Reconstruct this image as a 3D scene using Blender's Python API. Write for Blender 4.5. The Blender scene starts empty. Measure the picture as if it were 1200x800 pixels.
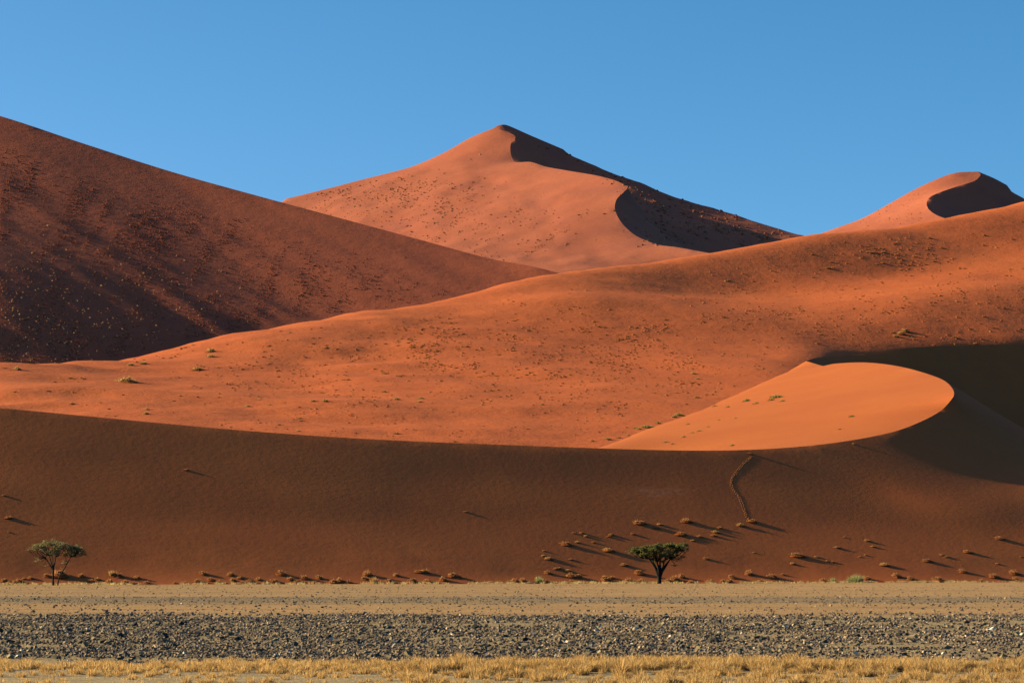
import bpy, math, random
import numpy as np
from mathutils import Vector
from mathutils.bvhtree import BVHTree
from mathutils.geometry import delaunay_2d_cdt

random.seed(11)
RNG = np.random.default_rng(11)
C = bpy.context.scene.collection
SC = bpy.context.scene
R = math.radians

# ------------------------------------------------------------------ camera model
F, HY, CX, H = 1200 * 100 / 36, 663.0, 600.0, 2.0     # focal length in photo pixels, horizon row, centre column, eye height


def P(px, py, D):
    return (px - CX) / F * D, D, H + (HY - py) / F * D


def Pl(lst):
    return np.array([P(*p) for p in lst], float)


def dense(pts, step):
    """Catmull-Rom through 3D points, resampled to about `step` metres."""
    p = np.asarray(pts, float)
    p = np.vstack([2 * p[0] - p[1], p, 2 * p[-1] - p[-2]])
    out = []
    for i in range(1, len(p) - 2):
        a, b, c, d = p[i - 1:i + 3]
        n = max(2, int(np.linalg.norm(c - b) / step) + 1)
        t = np.linspace(0, 1, n, endpoint=False)[:, None]
        # finite-difference tangents limited to the chord keep sharp bends tight
        m1, m2 = (c - a) * .5, (d - b) * .5
        L = np.linalg.norm(c - b)
        for m in (m1, m2):
            k = np.linalg.norm(m)
            if k > L:
                m *= L / k
        h00 = 2 * t**3 - 3 * t**2 + 1; h10 = t**3 - 2 * t**2 + t
        h01 = -2 * t**3 + 3 * t**2; h11 = t**3 - t**2
        out.append(h00 * b + h10 * m1 + h01 * c + h11 * m2)
    out.append(p[-2][None])
    return np.vstack(out)


# ------------------------------------------------------------------ numpy noise
def _hash(ix, iy, seed):
    h = (ix.astype(np.int64) * 374761393 + iy.astype(np.int64) * 668265263 + seed * 2147483647) & 0xffffffff
    h = ((h ^ (h >> 13)) * 1274126177) & 0xffffffff
    h = (h ^ (h >> 16)) & 0xffffffff
    return h / 4294967295.0


def vnoise(x, y, seed=0):
    ix, iy = np.floor(x), np.floor(y)
    fx, fy = x - ix, y - iy
    ux, uy = fx * fx * fx * (fx * (fx * 6 - 15) + 10), fy * fy * fy * (fy * (fy * 6 - 15) + 10)
    a, b = _hash(ix, iy, seed), _hash(ix + 1, iy, seed)
    c, d = _hash(ix, iy + 1, seed), _hash(ix + 1, iy + 1, seed)
    return (a + (b - a) * ux) * (1 - uy) + (c + (d - c) * ux) * uy - .5


def fbm(x, y, oct=4, seed=0):
    s, a = 0, 1
    for k in range(oct):
        s = s + a * vnoise(x * 2**k + 17.3 * k, y * 2**k - 9.1 * k, seed + k)
        a *= .5
    return s


def sstep(a, b, x):
    t = np.clip((x - a) / (b - a), 0, 1)
    return t * t * (3 - 2 * t)


# ------------------------------------------------------------------ object helpers
def tag(o, label=None, cat=None, group=None, kind=None):
    if label: o['label'] = label
    if cat: o['category'] = cat
    if group: o['group'] = group
    if kind: o['kind'] = kind
    return o


def link(o, parent=None):
    C.objects.link(o)
    if parent: o.parent = parent
    return o


def np_mesh(name, V, T, mat=None, smooth=False, col=None):
    """Mesh from numpy triangles / quads; col: optional per-face RGB stored on face corners."""
    me = bpy.data.meshes.new(name)
    V = np.asarray(V, np.float32); T = np.asarray(T, np.int32)
    k = T.shape[1]
    me.vertices.add(len(V)); me.vertices.foreach_set('co', V.ravel())
    me.loops.add(T.size); me.loops.foreach_set('vertex_index', T.ravel())
    me.polygons.add(len(T))
    me.polygons.foreach_set('loop_start', np.arange(len(T), dtype=np.int32) * k)
    me.polygons.foreach_set('loop_total', np.full(len(T), k, np.int32))
    me.polygons.foreach_set('use_smooth', np.full(len(T), smooth))
    if col is not None:
        a = me.attributes.new('tint', 'FLOAT_COLOR', 'FACE')
        c4 = np.ones((len(T), 4), np.float32); c4[:, :3] = col
        a.data.foreach_set('color', c4.ravel())
    me.update(calc_edges=True); me.validate()
    if mat: me.materials.append(mat)
    return me


class Soup:
    """Collects vertices / triangles / per-face tints for one mesh."""
    def __init__(s): s.v, s.t, s.c, s.n = [], [], [], 0

    def add(s, V, T, col=(1, 1, 1)):
        V = np.asarray(V, float); T = np.asarray(T, int)
        s.v.append(V); s.t.append(T + s.n); s.n += len(V)
        col = np.asarray(col, float)
        s.c.append(np.broadcast_to(col, (len(T), 3)))

    def mesh(s, name, mat, smooth=False):
        return np_mesh(name, np.vstack(s.v), np.vstack(s.t), mat, smooth, np.vstack(s.c))

    def tube(s, pts, rad, n=6, col=(1, 1, 1)):
        pts = np.asarray(pts, float); m = len(pts)
        tan = np.gradient(pts, axis=0)
        tan /= np.linalg.norm(tan, axis=1)[:, None] + 1e-9
        ref = np.array([.31, .93, .2])
        u = np.cross(tan, ref); u /= np.linalg.norm(u, axis=1)[:, None] + 1e-9
        w = np.cross(tan, u)
        a = np.linspace(0, 2 * np.pi, n, endpoint=False)
        ring = (np.cos(a)[None, :, None] * u[:, None] + np.sin(a)[None, :, None] * w[:, None])
        V = (pts[:, None] + ring * np.asarray(rad)[:, None, None]).reshape(-1, 3)
        T = []
        for i in range(m - 1):
            for j in range(n):
                q = i * n + j; r = i * n + (j + 1) % n
                T += [(q, r, r + n), (q, r + n, q + n)]
        s.add(V, T, col)


# ------------------------------------------------------------------ materials
def new_mat(name):
    m = bpy.data.materials.new(name); m.use_nodes = True
    nt = m.node_tree; nt.nodes.clear()
    out = nt.nodes.new('ShaderNodeOutputMaterial')
    b = nt.nodes.new('ShaderNodeBsdfPrincipled')
    b.inputs['Roughness'].default_value = .95
    b.inputs['Specular IOR Level'].default_value = .08
    b.inputs['Diffuse Roughness'].default_value = .3
    nt.links.new(b.outputs[0], out.inputs[0])
    return m, nt, b


def N(nt, t, **kw):
    n = nt.nodes.new(t)
    for k, v in kw.items():
        if k in n.inputs: n.inputs[k].default_value = v
        else: setattr(n, k, v)
    return n


def mix(nt, fac, a, b, mode='MIX'):
    n = nt.nodes.new('ShaderNodeMix'); n.data_type = 'RGBA'; n.blend_type = mode
    for s, v in ((n.inputs[0], fac), (n.inputs[6], a), (n.inputs[7], b)):
        if hasattr(v, 'links') or isinstance(v, bpy.types.NodeSocket): nt.links.new(v, s)
        else: s.default_value = v if not isinstance(v, tuple) else (*v, 1)
    return n.outputs[2]


def ramp(nt, val, lo, hi, a=0.0, b=1.0):
    n = nt.nodes.new('ShaderNodeMapRange'); n.interpolation_type = 'SMOOTHSTEP'
    n.inputs[1].default_value = lo; n.inputs[2].default_value = hi
    n.inputs[3].default_value = a; n.inputs[4].default_value = b
    nt.links.new(val, n.inputs[0])
    return n.outputs[0]


def noise(nt, pos, scale, detail=4, rough=.55, stretch=None, rot=0):
    if stretch:
        mp = nt.nodes.new('ShaderNodeMapping'); mp.inputs['Scale'].default_value = stretch
        mp.inputs['Rotation'].default_value = (0, 0, rot)
        nt.links.new(pos, mp.inputs['Vector']); pos = mp.outputs[0]
    n = nt.nodes.new('ShaderNodeTexNoise')
    n.inputs['Scale'].default_value = scale; n.inputs['Detail'].default_value = detail
    n.inputs['Roughness'].default_value = rough
    nt.links.new(pos, n.inputs['Vector'])
    return n.outputs[0]


def bump(nt, bsdf, h, strength, dist):
    b = nt.nodes.new('ShaderNodeBump'); b.inputs['Strength'].default_value = strength
    b.inputs['Distance'].default_value = dist
    nt.links.new(h, b.inputs['Height']); nt.links.new(b.outputs[0], bsdf.inputs['Normal'])


def math_n(nt, op, a, b=None, clamp=False):
    n = nt.nodes.new('ShaderNodeMath'); n.operation = op; n.use_clamp = clamp
    for i, v in enumerate((a, b)):
        if v is None: continue
        if isinstance(v, (int, float)): n.inputs[i].default_value = v
        else: nt.links.new(v, n.inputs[i])
    return n.outputs[0]


def sand_mat(name, base, alt, dark, unit, streak=None, streak_amt=0., bump_amt=.5, extra=None):
    """Dune sand: two sand hues in broad drifts, heavy-mineral streaks, grain and ripples. unit = metres of the drifts."""
    m, nt, b = new_mat(name)
    pos = nt.nodes.new('ShaderNodeNewGeometry').outputs['Position']
    n1 = noise(nt, pos, 1 / unit, 5, .5, (1, 1, 1.6))
    col = mix(nt, ramp(nt, n1, .35, .68), base, alt)
    n2 = noise(nt, pos, 9 / unit, 6, .6)
    col = mix(nt, ramp(nt, n2, .3, .75, 0, .35), col, dark)
    if streak:
        n3 = noise(nt, pos, 1., 5, .55, streak[0], streak[1])
        col = mix(nt, ramp(nt, n3, .52, .74, 0, streak_amt), col, dark)
    n4 = noise(nt, pos, 45 / unit, 3, .7)
    col = mix(nt, ramp(nt, n4, .25, .75, .0, .16), col, (base[0] * .6, base[1] * .55, base[2] * .55))
    if extra: col = extra(nt, pos, col)
    nt.links.new(col, b.inputs['Base Color'])
    h = math_n(nt, 'ADD', noise(nt, pos, 22 / unit, 6, .6), math_n(nt, 'MULTIPLY', noise(nt, pos, 120 / unit, 3, .6), .35))
    bump(nt, b, h, bump_amt, unit * .02)
    return m


def tint_mat(name, noise_scale=None, dark=.6, rough=.9, trans=0.0):
    """Per-face tint attribute with a little procedural mottling."""
    m, nt, b = new_mat(name)
    at = nt.nodes.new('ShaderNodeAttribute'); at.attribute_name = 'tint'
    col = at.outputs['Color']
    if noise_scale:
        pos = nt.nodes.new('ShaderNodeTexCoord').outputs['Object']
        n = noise(nt, pos, noise_scale, 4, .6)
        col = mix(nt, ramp(nt, n, .3, .7, 0, dark), col, (.45, .42, .4), 'MULTIPLY')
    nt.links.new(col, b.inputs['Base Color'])
    b.inputs['Roughness'].default_value = rough
    return m


# ------------------------------------------------------------------ terrain from breaklines
def solve(x0, x1, y0, y1, cell, lines, crest, smooth=10):
    """Heights that relax between the given ridge / foot lines (a membrane stretched over them)."""
    u = None
    lev = 6
    for k in range(lev, -1, -1):
        c = cell * 2**k
        nx, ny = int(math.ceil((x1 - x0) / c)) + 1, int(math.ceil((y1 - y0) / c)) + 1
        if min(nx, ny) < 4: continue
        sm = np.zeros((ny, nx)); ct = np.zeros((ny, nx))
        for L in lines + crest:
            L = dense(L, c * .4)
            i = np.rint((L[:, 1] - y0) / c).astype(int); j = np.rint((L[:, 0] - x0) / c).astype(int)
            ok = (i >= 0) & (i < ny) & (j >= 0) & (j < nx)
            np.add.at(sm, (i[ok], j[ok]), L[ok, 2]); np.add.at(ct, (i[ok], j[ok]), 1)
        fx = ct > 0
        val = np.where(fx, sm / np.maximum(ct, 1), 0)
        if u is None: u = np.full((ny, nx), val[fx].mean())
        else:
            yy = np.clip(np.arange(ny) * c / pc, 0, u.shape[0] - 1.001); xx = np.clip(np.arange(nx) * c / pc, 0, u.shape[1] - 1.001)
            u = bil(u, xx[None, :] + 0 * yy[:, None], yy[:, None] + 0 * xx[None, :])
        par = (np.add.outer(np.arange(ny), np.arange(nx)) % 2).astype(bool)
        for it in range(160 if k else 120):
            for s in (False, True):
                p = np.pad(u, 1, mode='edge')
                a = (p[:-2, 1:-1] + p[2:, 1:-1] + p[1:-1, :-2] + p[1:-1, 2:]) * .25
                w = (par == s) & ~fx
                u[w] += 1.75 * (a[w] - u[w])
            u[fx] = val[fx]
        pc = c
    cm = np.zeros_like(u, bool)
    for L in crest:
        L = dense(L, cell * .4)
        i = np.rint((L[:, 1] - y0) / cell).astype(int); j = np.rint((L[:, 0] - x0) / cell).astype(int)
        ok = (i >= 0) & (i < u.shape[0]) & (j >= 0) & (j < u.shape[1])
        cm[i[ok], j[ok]] = True
    for it in range(smooth):
        p = np.pad(u, 1, mode='edge')
        a = (p[:-2, 1:-1] + p[2:, 1:-1] + p[1:-1, :-2] + p[1:-1, 2:]) * .25
        u = np.where(cm, u, u + .9 * (a - u))
    return u


def bil(u, x, y):
    x = np.clip(x, 0, u.shape[1] - 1.001); y = np.clip(y, 0, u.shape[0] - 1.001)
    j, i = x.astype(int), y.astype(int)
    fx, fy = x - j, y - i
    return (u[i, j] * (1 - fx) + u[i, j + 1] * fx) * (1 - fy) + (u[i + 1, j] * (1 - fx) + u[i + 1, j + 1] * fx) * fy


def seg_dist(px, py, L):
    """Distance of points to the vertices of a dense polyline, chunked."""
    out = np.empty(len(px))
    for s in range(0, len(px), 4000):
        e = s + 4000
        out[s:e] = np.sqrt(((px[s:e, None] - L[None, :, 0])**2 + (py[s:e, None] - L[None, :, 1])**2).min(1))
    return out


def terrain(name, dom, cell, lines, crest, mat, add=None, smooth=10, coarse=None, fine=1):
    x0, x1, y0, y1 = dom
    sc_ = cell / fine
    u = solve(x0, x1, y0, y1, sc_, lines, crest, smooth * fine * fine)
    ny, nx = (u.shape[0] - 1) // fine + 1, (u.shape[1] - 1) // fine + 1
    gi, gj = np.mgrid[0:ny, 0:nx]
    gi, gj = gi.ravel(), gj.ravel()
    if coarse is not None:
        keep = ~coarse(x0 + gj * cell, y0 + gi * cell) | ((gi % 2 == 0) & (gj % 2 == 0))
        gi, gj = gi[keep], gj[keep]
    X = x0 + gj * cell + RNG.uniform(-.2, .2, len(gi)) * cell
    Y = y0 + gi * cell + RNG.uniform(-.2, .2, len(gi)) * cell
    cr = [dense(L, cell * .6) for L in crest]
    if cr:
        allc = np.vstack(cr)
        d = seg_dist(X, Y, allc)
        k = d > cell * .55
        X, Y, d = X[k], Y[k], d[k]
    else:
        d = np.full(len(X), 1e9)
    Z = bil(u, (X - x0) / sc_, (Y - y0) / sc_)
    if add is not None: Z = Z + add(X, Y, Z, d)
    pts = np.stack([X, Y], 1); n0 = len(pts)
    edges, zs = [], [Z]
    for L in cr:
        m = len(pts)
        pts = np.vstack([pts, L[:, :2]]); zs.append(L[:, 2])
        edges += [(m + i, m + i + 1) for i in range(len(L) - 1)]
    Z = np.concatenate(zs)
    r = delaunay_2d_cdt([Vector(p) for p in pts.tolist()], edges, [], 0, 1e-5, True)
    V2 = np.array([tuple(v) for v in r[0]])
    ov = r[3]
    z = np.array([Z[o[0]] if o else 0.0 for o in ov])
    iscrest = np.array([bool(o) and o[-1] >= n0 for o in ov])
    V = np.column_stack([V2, z])
    T = np.array(r[2], int)
    nrm = (V[T[:, 1], 0] - V[T[:, 0], 0]) * (V[T[:, 2], 1] - V[T[:, 0], 1]) - (V[T[:, 1], 1] - V[T[:, 0], 1]) * (V[T[:, 2], 0] - V[T[:, 0], 0])
    T[nrm < 0] = T[nrm < 0][:, ::-1]
    me = np_mesh(name, V, T, mat, True)
    if cr:
        ev = np.empty(len(me.edges) * 2, np.int32); me.edges.foreach_get('vertices', ev); ev = ev.reshape(-1, 2)
        a = me.attributes.new('sharp_edge', 'BOOLEAN', 'EDGE')
        a.data.foreach_set('value', (iscrest[ev[:, 0]] & iscrest[ev[:, 1]]))
    o = link(bpy.data.objects.new(name, me))
    o['kind'] = 'structure'
    bvh = BVHTree.FromPolygons(V.tolist(), T.tolist())
    return o, bvh


EYE = Vector((0, 0, H))


def hit(bvh, px, py):
    d = Vector(((px - CX) / F, 1, (HY - py) / F)).normalized()
    return bvh.ray_cast(EYE, d)


# ------------------------------------------------------------------ sun and sky
EL, AZ = 18.0, 10.0            # sun height; degrees beyond square-left, so it stands left and behind the dunes
SUND = Vector((-math.cos(R(EL)) * math.cos(R(AZ)), math.cos(R(EL)) * math.sin(R(AZ)), math.sin(R(EL))))
ld = bpy.data.lights.new('sun', 'SUN'); ld.energy = 5.0; ld.angle = R(.5); ld.color = (1, .90, .47)
sun = link(bpy.data.objects.new('sun', ld)); sun.rotation_euler = SUND.to_track_quat('Z', 'Y').to_euler()
sun.location = SUND * 4000
w = bpy.data.worlds.new('World'); SC.world = w; w.use_nodes = True
nt = w.node_tree; bg = nt.nodes['Background']
sky = nt.nodes.new('ShaderNodeTexSky'); sky.sky_type = 'NISHITA'; sky.sun_disc = False
sky.sun_elevation = R(EL); sky.sun_rotation = math.atan2(SUND.x, SUND.y)
sky.altitude = 500; sky.air_density = .5; sky.dust_density = 1.6; sky.ozone_density = 2.9
hs = nt.nodes.new('ShaderNodeHueSaturation'); hs.inputs['Hue'].default_value = .485; hs.inputs['Saturation'].default_value = 1.22
nt.links.new(sky.outputs[0], hs.inputs['Color']); nt.links.new(hs.outputs[0], bg.inputs[0])
bg.inputs[1].default_value = .075

cd = bpy.data.cameras.new('camera'); cam = link(bpy.data.objects.new('camera', cd))
cd.lens = 100; cd.sensor_width = 36; cd.sensor_fit = 'HORIZONTAL'
cam.location = (0, 0, H); cam.rotation_euler = (R(90), 0, 0); cd.shift_y = (HY - 400) / 1200
cd.clip_start = .5; cd.clip_end = 60000
SC.camera = cam
SC.view_settings.view_transform = 'Standard'; SC.view_settings.look = 'None'
SC.view_settings.exposure = 1.34; SC.view_settings.gamma = 1
SC.cycles.max_bounces = 4; SC.cycles.diffuse_bounces = 0

# ------------------------------------------------------------------ ground: plain with a low stony bank
def gz(Y):
    Y = np.asarray(Y, float)
    up = .45 * sstep(58, 90, Y)
    return np.where(Y < 90, up, .45 * np.clip((333 - Y) / 243, 0, 1))


FT = math.tan(R(27.3))
gm, nt, gb = new_mat('plain_soil')
pos = nt.nodes.new('ShaderNodeNewGeometry').outputs['Position']
sx = nt.nodes.new('ShaderNodeSeparateXYZ'); nt.links.new(pos, sx.inputs[0])
wob = math_n(nt, 'MULTIPLY', math_n(nt, 'SUBTRACT', noise(nt, pos, .35, 4), .5), 3.0)
Yw = math_n(nt, 'ADD', sx.outputs[1], wob)
fine = noise(nt, pos, 9., 5, .7)
mid = noise(nt, pos, 1.1, 5, .6)
tracks = noise(nt, pos, 1., 5, .6, (.02, .22, 1))
near = mix(nt, ramp(nt, mid, .35, .65), (.40, .27, .16), (.29, .195, .115))
dark = mix(nt, ramp(nt, fine, .38, .62), (.38, .25, .135), (.18, .125, .08))
tan = mix(nt, ramp(nt, tracks, .35, .66), (.41, .222, .105), (.30, .168, .082))
tan = mix(nt, ramp(nt, fine, .5, .72, 0, .5), tan, (.14, .105, .075))
band = math_n(nt, 'MULTIPLY', ramp(nt, Yw, 118, 130), ramp(nt, Yw, 165, 148))
tan = mix(nt, math_n(nt, 'MULTIPLY', band, ramp(nt, mid, .3, .62, .15, .8)), tan, (.15, .115, .085))
red = mix(nt, mid, (.40, .15, .06), (.34, .12, .05))
c1 = mix(nt, ramp(nt, Yw, 57.5, 61.5), near, dark)
c1 = mix(nt, ramp(nt, Yw, 85.5, 92), c1, tan)
c1 = mix(nt, ramp(nt, math_n(nt, 'SUBTRACT', sx.outputs[1], math_n(nt, 'MULTIPLY', sx.outputs[0], FT)), 311, 320), c1, red)
nt.links.new(c1, gb.inputs['Base Color'])
bump(nt, gb, math_n(nt, 'ADD', fine, mid), .7, .08)
ys = np.concatenate([[-400, -100, 0, 20], np.arange(40, 130, .5), np.arange(130, 345, 1.5), [360, 400, 600, 1000, 2000, 4000, 9000, 20000]])
xs = np.concatenate([[-20000, -6000, -2000, -700, -250, -120], np.arange(-70, 70.1, 1.0), [120, 250, 700, 2000, 6000, 20000]])
gx, gy = np.meshgrid(xs, ys)
gzv = gz(gy) + .05 * fbm(gx * .25, gy * .25, 4, 5) * ((gy > 30) & (gy < 320)) * sstep(330, 300, gy)
nx = len(xs)
q = (np.arange(len(ys) - 1)[:, None] * nx + np.arange(nx - 1)[None, :]).ravel()
GV = np.column_stack([gx.ravel(), gy.ravel(), gzv.ravel()])
ground = link(bpy.data.objects.new('ground', np_mesh('ground', GV, np.stack([q, q + 1, q + nx + 1, q + nx], 1), gm, True)))
tag(ground, 'flat tan gravel plain running up to the foot of the dunes', 'ground', kind='structure')


def ground_z(x, y):
    j = np.clip(np.searchsorted(xs, x) - 1, 0, nx - 2); i = np.clip(np.searchsorted(ys, y) - 1, 0, len(ys) - 2)
    fx = (x - xs[j]) / (xs[j + 1] - xs[j]); fy = (y - ys[i]) / (ys[i + 1] - ys[i])
    z = gzv
    return (z[i, j] * (1 - fx) + z[i, j + 1] * fx) * (1 - fy) + (z[i + 1, j] * (1 - fx) + z[i + 1, j + 1] * fx) * fy


# ------------------------------------------------------------------ the front dune: long crest that hooks away from the eye
FT = math.tan(R(27.3))                       # the foot of this dune runs away from the eye towards the right


def foot_y(X):
    X = np.asarray(X, float)
    return 319.3 + FT * np.where(X < -75, -75 + (X + 75) * .45, np.where(X > 85, 85 + (X - 85) * .45, X))


def face_D(px, py, G=.377):
    k, m = (px - CX) / F, (HY - py) / F
    return (G * 319.3 + 2) / (G * (1 - FT * k) - m)


def face(lst): return [(px, py, face_D(px, py)) for px, py in lst]


c_front = Pl(face([(-220, 458), (-150, 464), (-80, 470.5), (0, 478), (100, 486), (200, 497), (300, 508), (400, 515), (500, 518), (600, 521), (700, 525), (800, 529.5), (860, 532), (900, 531.5),
              (950, 526), (1000, 517), (1050, 505), (1085, 491), (1105, 479)]) + [(1117, 465, 422), (1116, 455, 440), (1103, 444, 465), (1070, 433, 495),
              (1040, 427, 525), (1010, 424.5, 550), (978, 426, 572), (966, 428.5, 582), (960, 427.5, 590), (945, 423, 600)])
r_back = Pl([(945, 423, 600), (955, 419.5, 614), (968, 418, 624), (1000, 415.5, 634), (1040, 413, 640), (1058, 408.5, 643), (1090, 406, 650), (1120, 405.5, 656),
             (1160, 404, 664), (1200, 402, 672), (1300, 397, 690), (1450, 390, 715)])


def offset(L, d, dz, side=None, vec=None):
    L = np.asarray(L, float).copy()
    if vec is None:
        t = np.gradient(L[:, :2], axis=0); t /= np.linalg.norm(t, axis=1)[:, None]
        n = np.stack([t[:, 1], -t[:, 0]], 1)
        L[:, :2] += n * d
    else:
        L[:, :2] += np.array(vec) * d
    L[:, 2] += dz
    return L


XS = np.linspace(-150, 200, 90)
foot = np.column_stack([XS, foot_y(XS) + 1.5 + 1.0 * np.sin(XS * .09) + .6 * np.sin(XS * .23), np.full(90, -.05)])
foot_up = np.column_stack([XS, foot_y(XS) + 8.0 + .8 * np.sin(XS * .09), np.full(90, 2.3)])
face_low = np.column_stack([XS[:70], foot_y(XS[:70]) + 20, np.full(70, 6.55)])
face_mid = np.column_stack([XS[:60], foot_y(XS[:60]) + 32, np.full(60, 11.35)])
edge = np.column_stack([XS, foot_y(XS) - 6, np.full(90, -1.)])
# steep slip face to the right of the hook
slip = offset(c_front[19:27], 26, -15.5)
slip_n = offset(c_front[15:20], 15, 0)[1:4]; slip_n[:, 2] -= [7.2, 8.2, 9.0]
left_back = offset(c_front[:11], 45, -7, vec=(0, 1))
c_front = dense(c_front, 3.0)
for it in range(60):                                                 # iron hand-read wobble out of the long straight crest
    m_ = c_front[1:-1] + .5 * (c_front[:-2] * .5 + c_front[2:] * .5 - c_front[1:-1])
    k_ = sstep(405, 385, c_front[1:-1, 1])[:, None]
    c_front[1:-1] = m_ * k_ + c_front[1:-1] * (1 - k_)
apron = Pl(face([(1060, 566), (1100, 585), (1150, 600), (1200, 612), (1300, 628)]))
slip_r = offset(r_back[3:], 46, -34, vec=(.12, -.99))
toe = Pl([(930, 430, 596), (880, 452, 560), (820, 477, 520), (760, 500, 480), (715, 517, 448), (690, 524, 430), (600, 545, 412)])
toe2 = offset(toe, 18, -7, vec=(-.8, .6))
tip_v = np.array([(68.5, 572, 36), (72, 590, 37), (77, 602, 36), (86, 604, 33)], float)
left_back2 = np.array([(-160, 470, -2), (-60, 470, -2), (0, 480, 2), (10, 560, 5), (20, 700, 5)], float)
r_behind = offset(r_back[1:], 60, -25, vec=(-.1, 1))
right_edge = np.array([(200, 395, 0), (200, 420, 3), (200, 520, 6), (200, 600, 10)], float)


def add_front(X, Y, Z, d):
    fy = Y - foot_y(X)
    k = sstep(0, 12, d) * sstep(2, 18, fy)
    return k * (.25 * fbm(X / 34, Y / 34, 2, 3) + .03 * fbm(X / 6, Y / 6, 2, 8)) + .07 * sstep(2, 6, fy) * sstep(16, 8, fy) * fbm(X / 2.5, Y / 2.5, 2, 5)


def stain(nt, pos, col):
    mp = nt.nodes.new('ShaderNodeMapping'); mp.vector_type = 'TEXTURE'
    mp.inputs['Location'].default_value = (19.0, 356, 11.4); mp.inputs['Scale'].default_value = (5.2, 40, .95)
    nt.links.new(pos, mp.inputs['Vector'])
    g = nt.nodes.new('ShaderNodeVectorMath'); g.operation = 'LENGTH'; nt.links.new(mp.outputs[0], g.inputs[0])
    f = math_n(nt, 'MULTIPLY', ramp(nt, g.outputs['Value'], 1.0, .35), ramp(nt, noise(nt, pos, .9, 5, .6, (.5, .5, 2)), .42, .7))
    return mix(nt, math_n(nt, 'MULTIPLY', f, .4), col, (.46, .20, .11))


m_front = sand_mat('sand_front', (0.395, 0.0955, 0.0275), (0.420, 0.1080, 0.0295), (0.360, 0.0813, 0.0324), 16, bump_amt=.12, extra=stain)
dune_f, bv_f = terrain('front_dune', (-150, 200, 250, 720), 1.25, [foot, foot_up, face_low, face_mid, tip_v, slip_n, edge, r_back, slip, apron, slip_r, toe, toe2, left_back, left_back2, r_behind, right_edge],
                       [np.vstack([c_front, r_back[1:]])], m_front, add_front, 14, lambda X, Y: ((Y > 430) & (X < 0)) | (Y < foot_y(X) - 5), 2)
tag(dune_f, 'nearest dune, its dusky red face shaded above the plain and its crest hooking round a sunlit hollow', 'dune')

# ------------------------------------------------------------------ the middle dune: broad sunlit slope rising to the right
k_mid = Pl([(-250, 418, 530), (-100, 423, 545), (0, 424.5, 560), (60, 428, 570), (120, 420, 585), (180, 407, 600), (220, 394, 615), (260, 384, 630), (310, 374, 645), (350, 369, 660),
            (400, 361, 675), (450, 357, 690), (500, 347, 705), (560, 334, 725), (640, 315, 755), (700, 307, 775), (760, 296, 795), (840, 284, 820),
            (930, 268, 850), (1000, 265, 874), (1100, 249, 910), (1200, 230, 946), (1350, 200, 995), (1500, 175, 1040)])
b_mid = Pl([(-250, 480, 425), (0, 491, 425), (200, 508, 422), (400, 527, 424), (600, 533, 430), (690, 524, 432), (715, 517, 448), (760, 500, 480), (820, 477, 520),
            (880, 452, 560), (940, 426, 600), (1000, 419, 652), (1060, 413, 678), (1200, 407, 702), (1400, 398, 735)])
b_under = offset(b_mid[5:11], 40, -5, vec=(.6, -.8))
k_steep = offset(k_mid[14:23], 65, 0, vec=(.05, -1)); k_steep[:, 2] -= np.interp(np.arange(len(k_steep)), [0, 1, 2, 3, 5, 6, 8], [12, 15, 18, 22, 23, 22, 24])
b_under2 = offset(b_mid[12:], 34, -34, vec=(.1, -1))
low_m = np.array([(90, 470, 2), (120, 540, 0), (200, 540, 0), (330, 560, 0)], float)
k_back = offset(k_mid, 150, -42, vec=(-.2, .98))
mid_mid = Pl([(0, 448, 500), (200, 449, 530), (400, 440, 560), (600, 418, 600), (800, 398, 655), (1000, 360, 720), (1200, 322, 780)])
front_m = np.array([(-260, 395, -2), (-60, 395, -2), (20, 400, 0), (90, 420, 0), (330, 420, -4)], float)


def add_mid(X, Y, Z, d):
    n = 1.6 * fbm(X / 60, Y / 75, 3, 21) + (.45 + .9 * sstep(40, -60, X)) * fbm(X / 24, Y / 18, 3, 4) + .10 * fbm(X / 5, Y / 5, 2, 9)
    return n


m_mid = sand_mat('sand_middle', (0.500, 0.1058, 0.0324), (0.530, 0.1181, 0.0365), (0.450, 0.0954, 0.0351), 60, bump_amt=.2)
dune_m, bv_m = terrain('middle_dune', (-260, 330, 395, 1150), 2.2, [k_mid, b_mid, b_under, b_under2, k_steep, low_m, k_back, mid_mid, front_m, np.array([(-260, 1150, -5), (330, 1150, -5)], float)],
                       [], m_mid, add_mid, 24, lambda X, Y: (Y > 960))
tag(dune_m, 'broad orange dune behind the front crest, sunlit, dotted with tussocks and rising to the right', 'dune')

# ------------------------------------------------------------------ the left dune: long grazing flank
k_left = Pl([(-300, 55, 1165), (-150, 95, 1139), (0, 136, 1112), (100, 169, 1096), (200, 201, 1081), (300, 229, 1065), (400, 256, 1049), (500, 283, 1032), (570, 302, 1020),
             (640, 316, 1008), (720, 341, 995), (800, 380, 982)])


def down_l(d, z0, zl, zm, zr):
    L = offset(k_left, d, 0, vec=(.3, -.95))
    L[:, 2] += np.interp(np.arange(len(L)), [0, 2, 5, 9, 11], [z0, zl, zm, zr, zr * .9])
    return L


flank = [down_l(35, -15, -15, -14.5, -13.5), down_l(75, -31, -32, -31, -27), down_l(140, -55, -58, -58, -48), down_l(200, -74, -80, -83, -65), down_l(260, -92, -102.5, -110, -81)[:8], down_l(330, -120, -133.5, -142, -94)[:6]]
base_l = np.array([(-480, 720, 0), (-330, 725, 2), (-230, 725, 3), (-150, 735, 5), (-80, 740, 8), (0, 750, 16), (80, 740, 18), (140, 740, 18)], float)
back_l = offset(k_left, 260, -110, vec=(-.3, .95))


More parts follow.
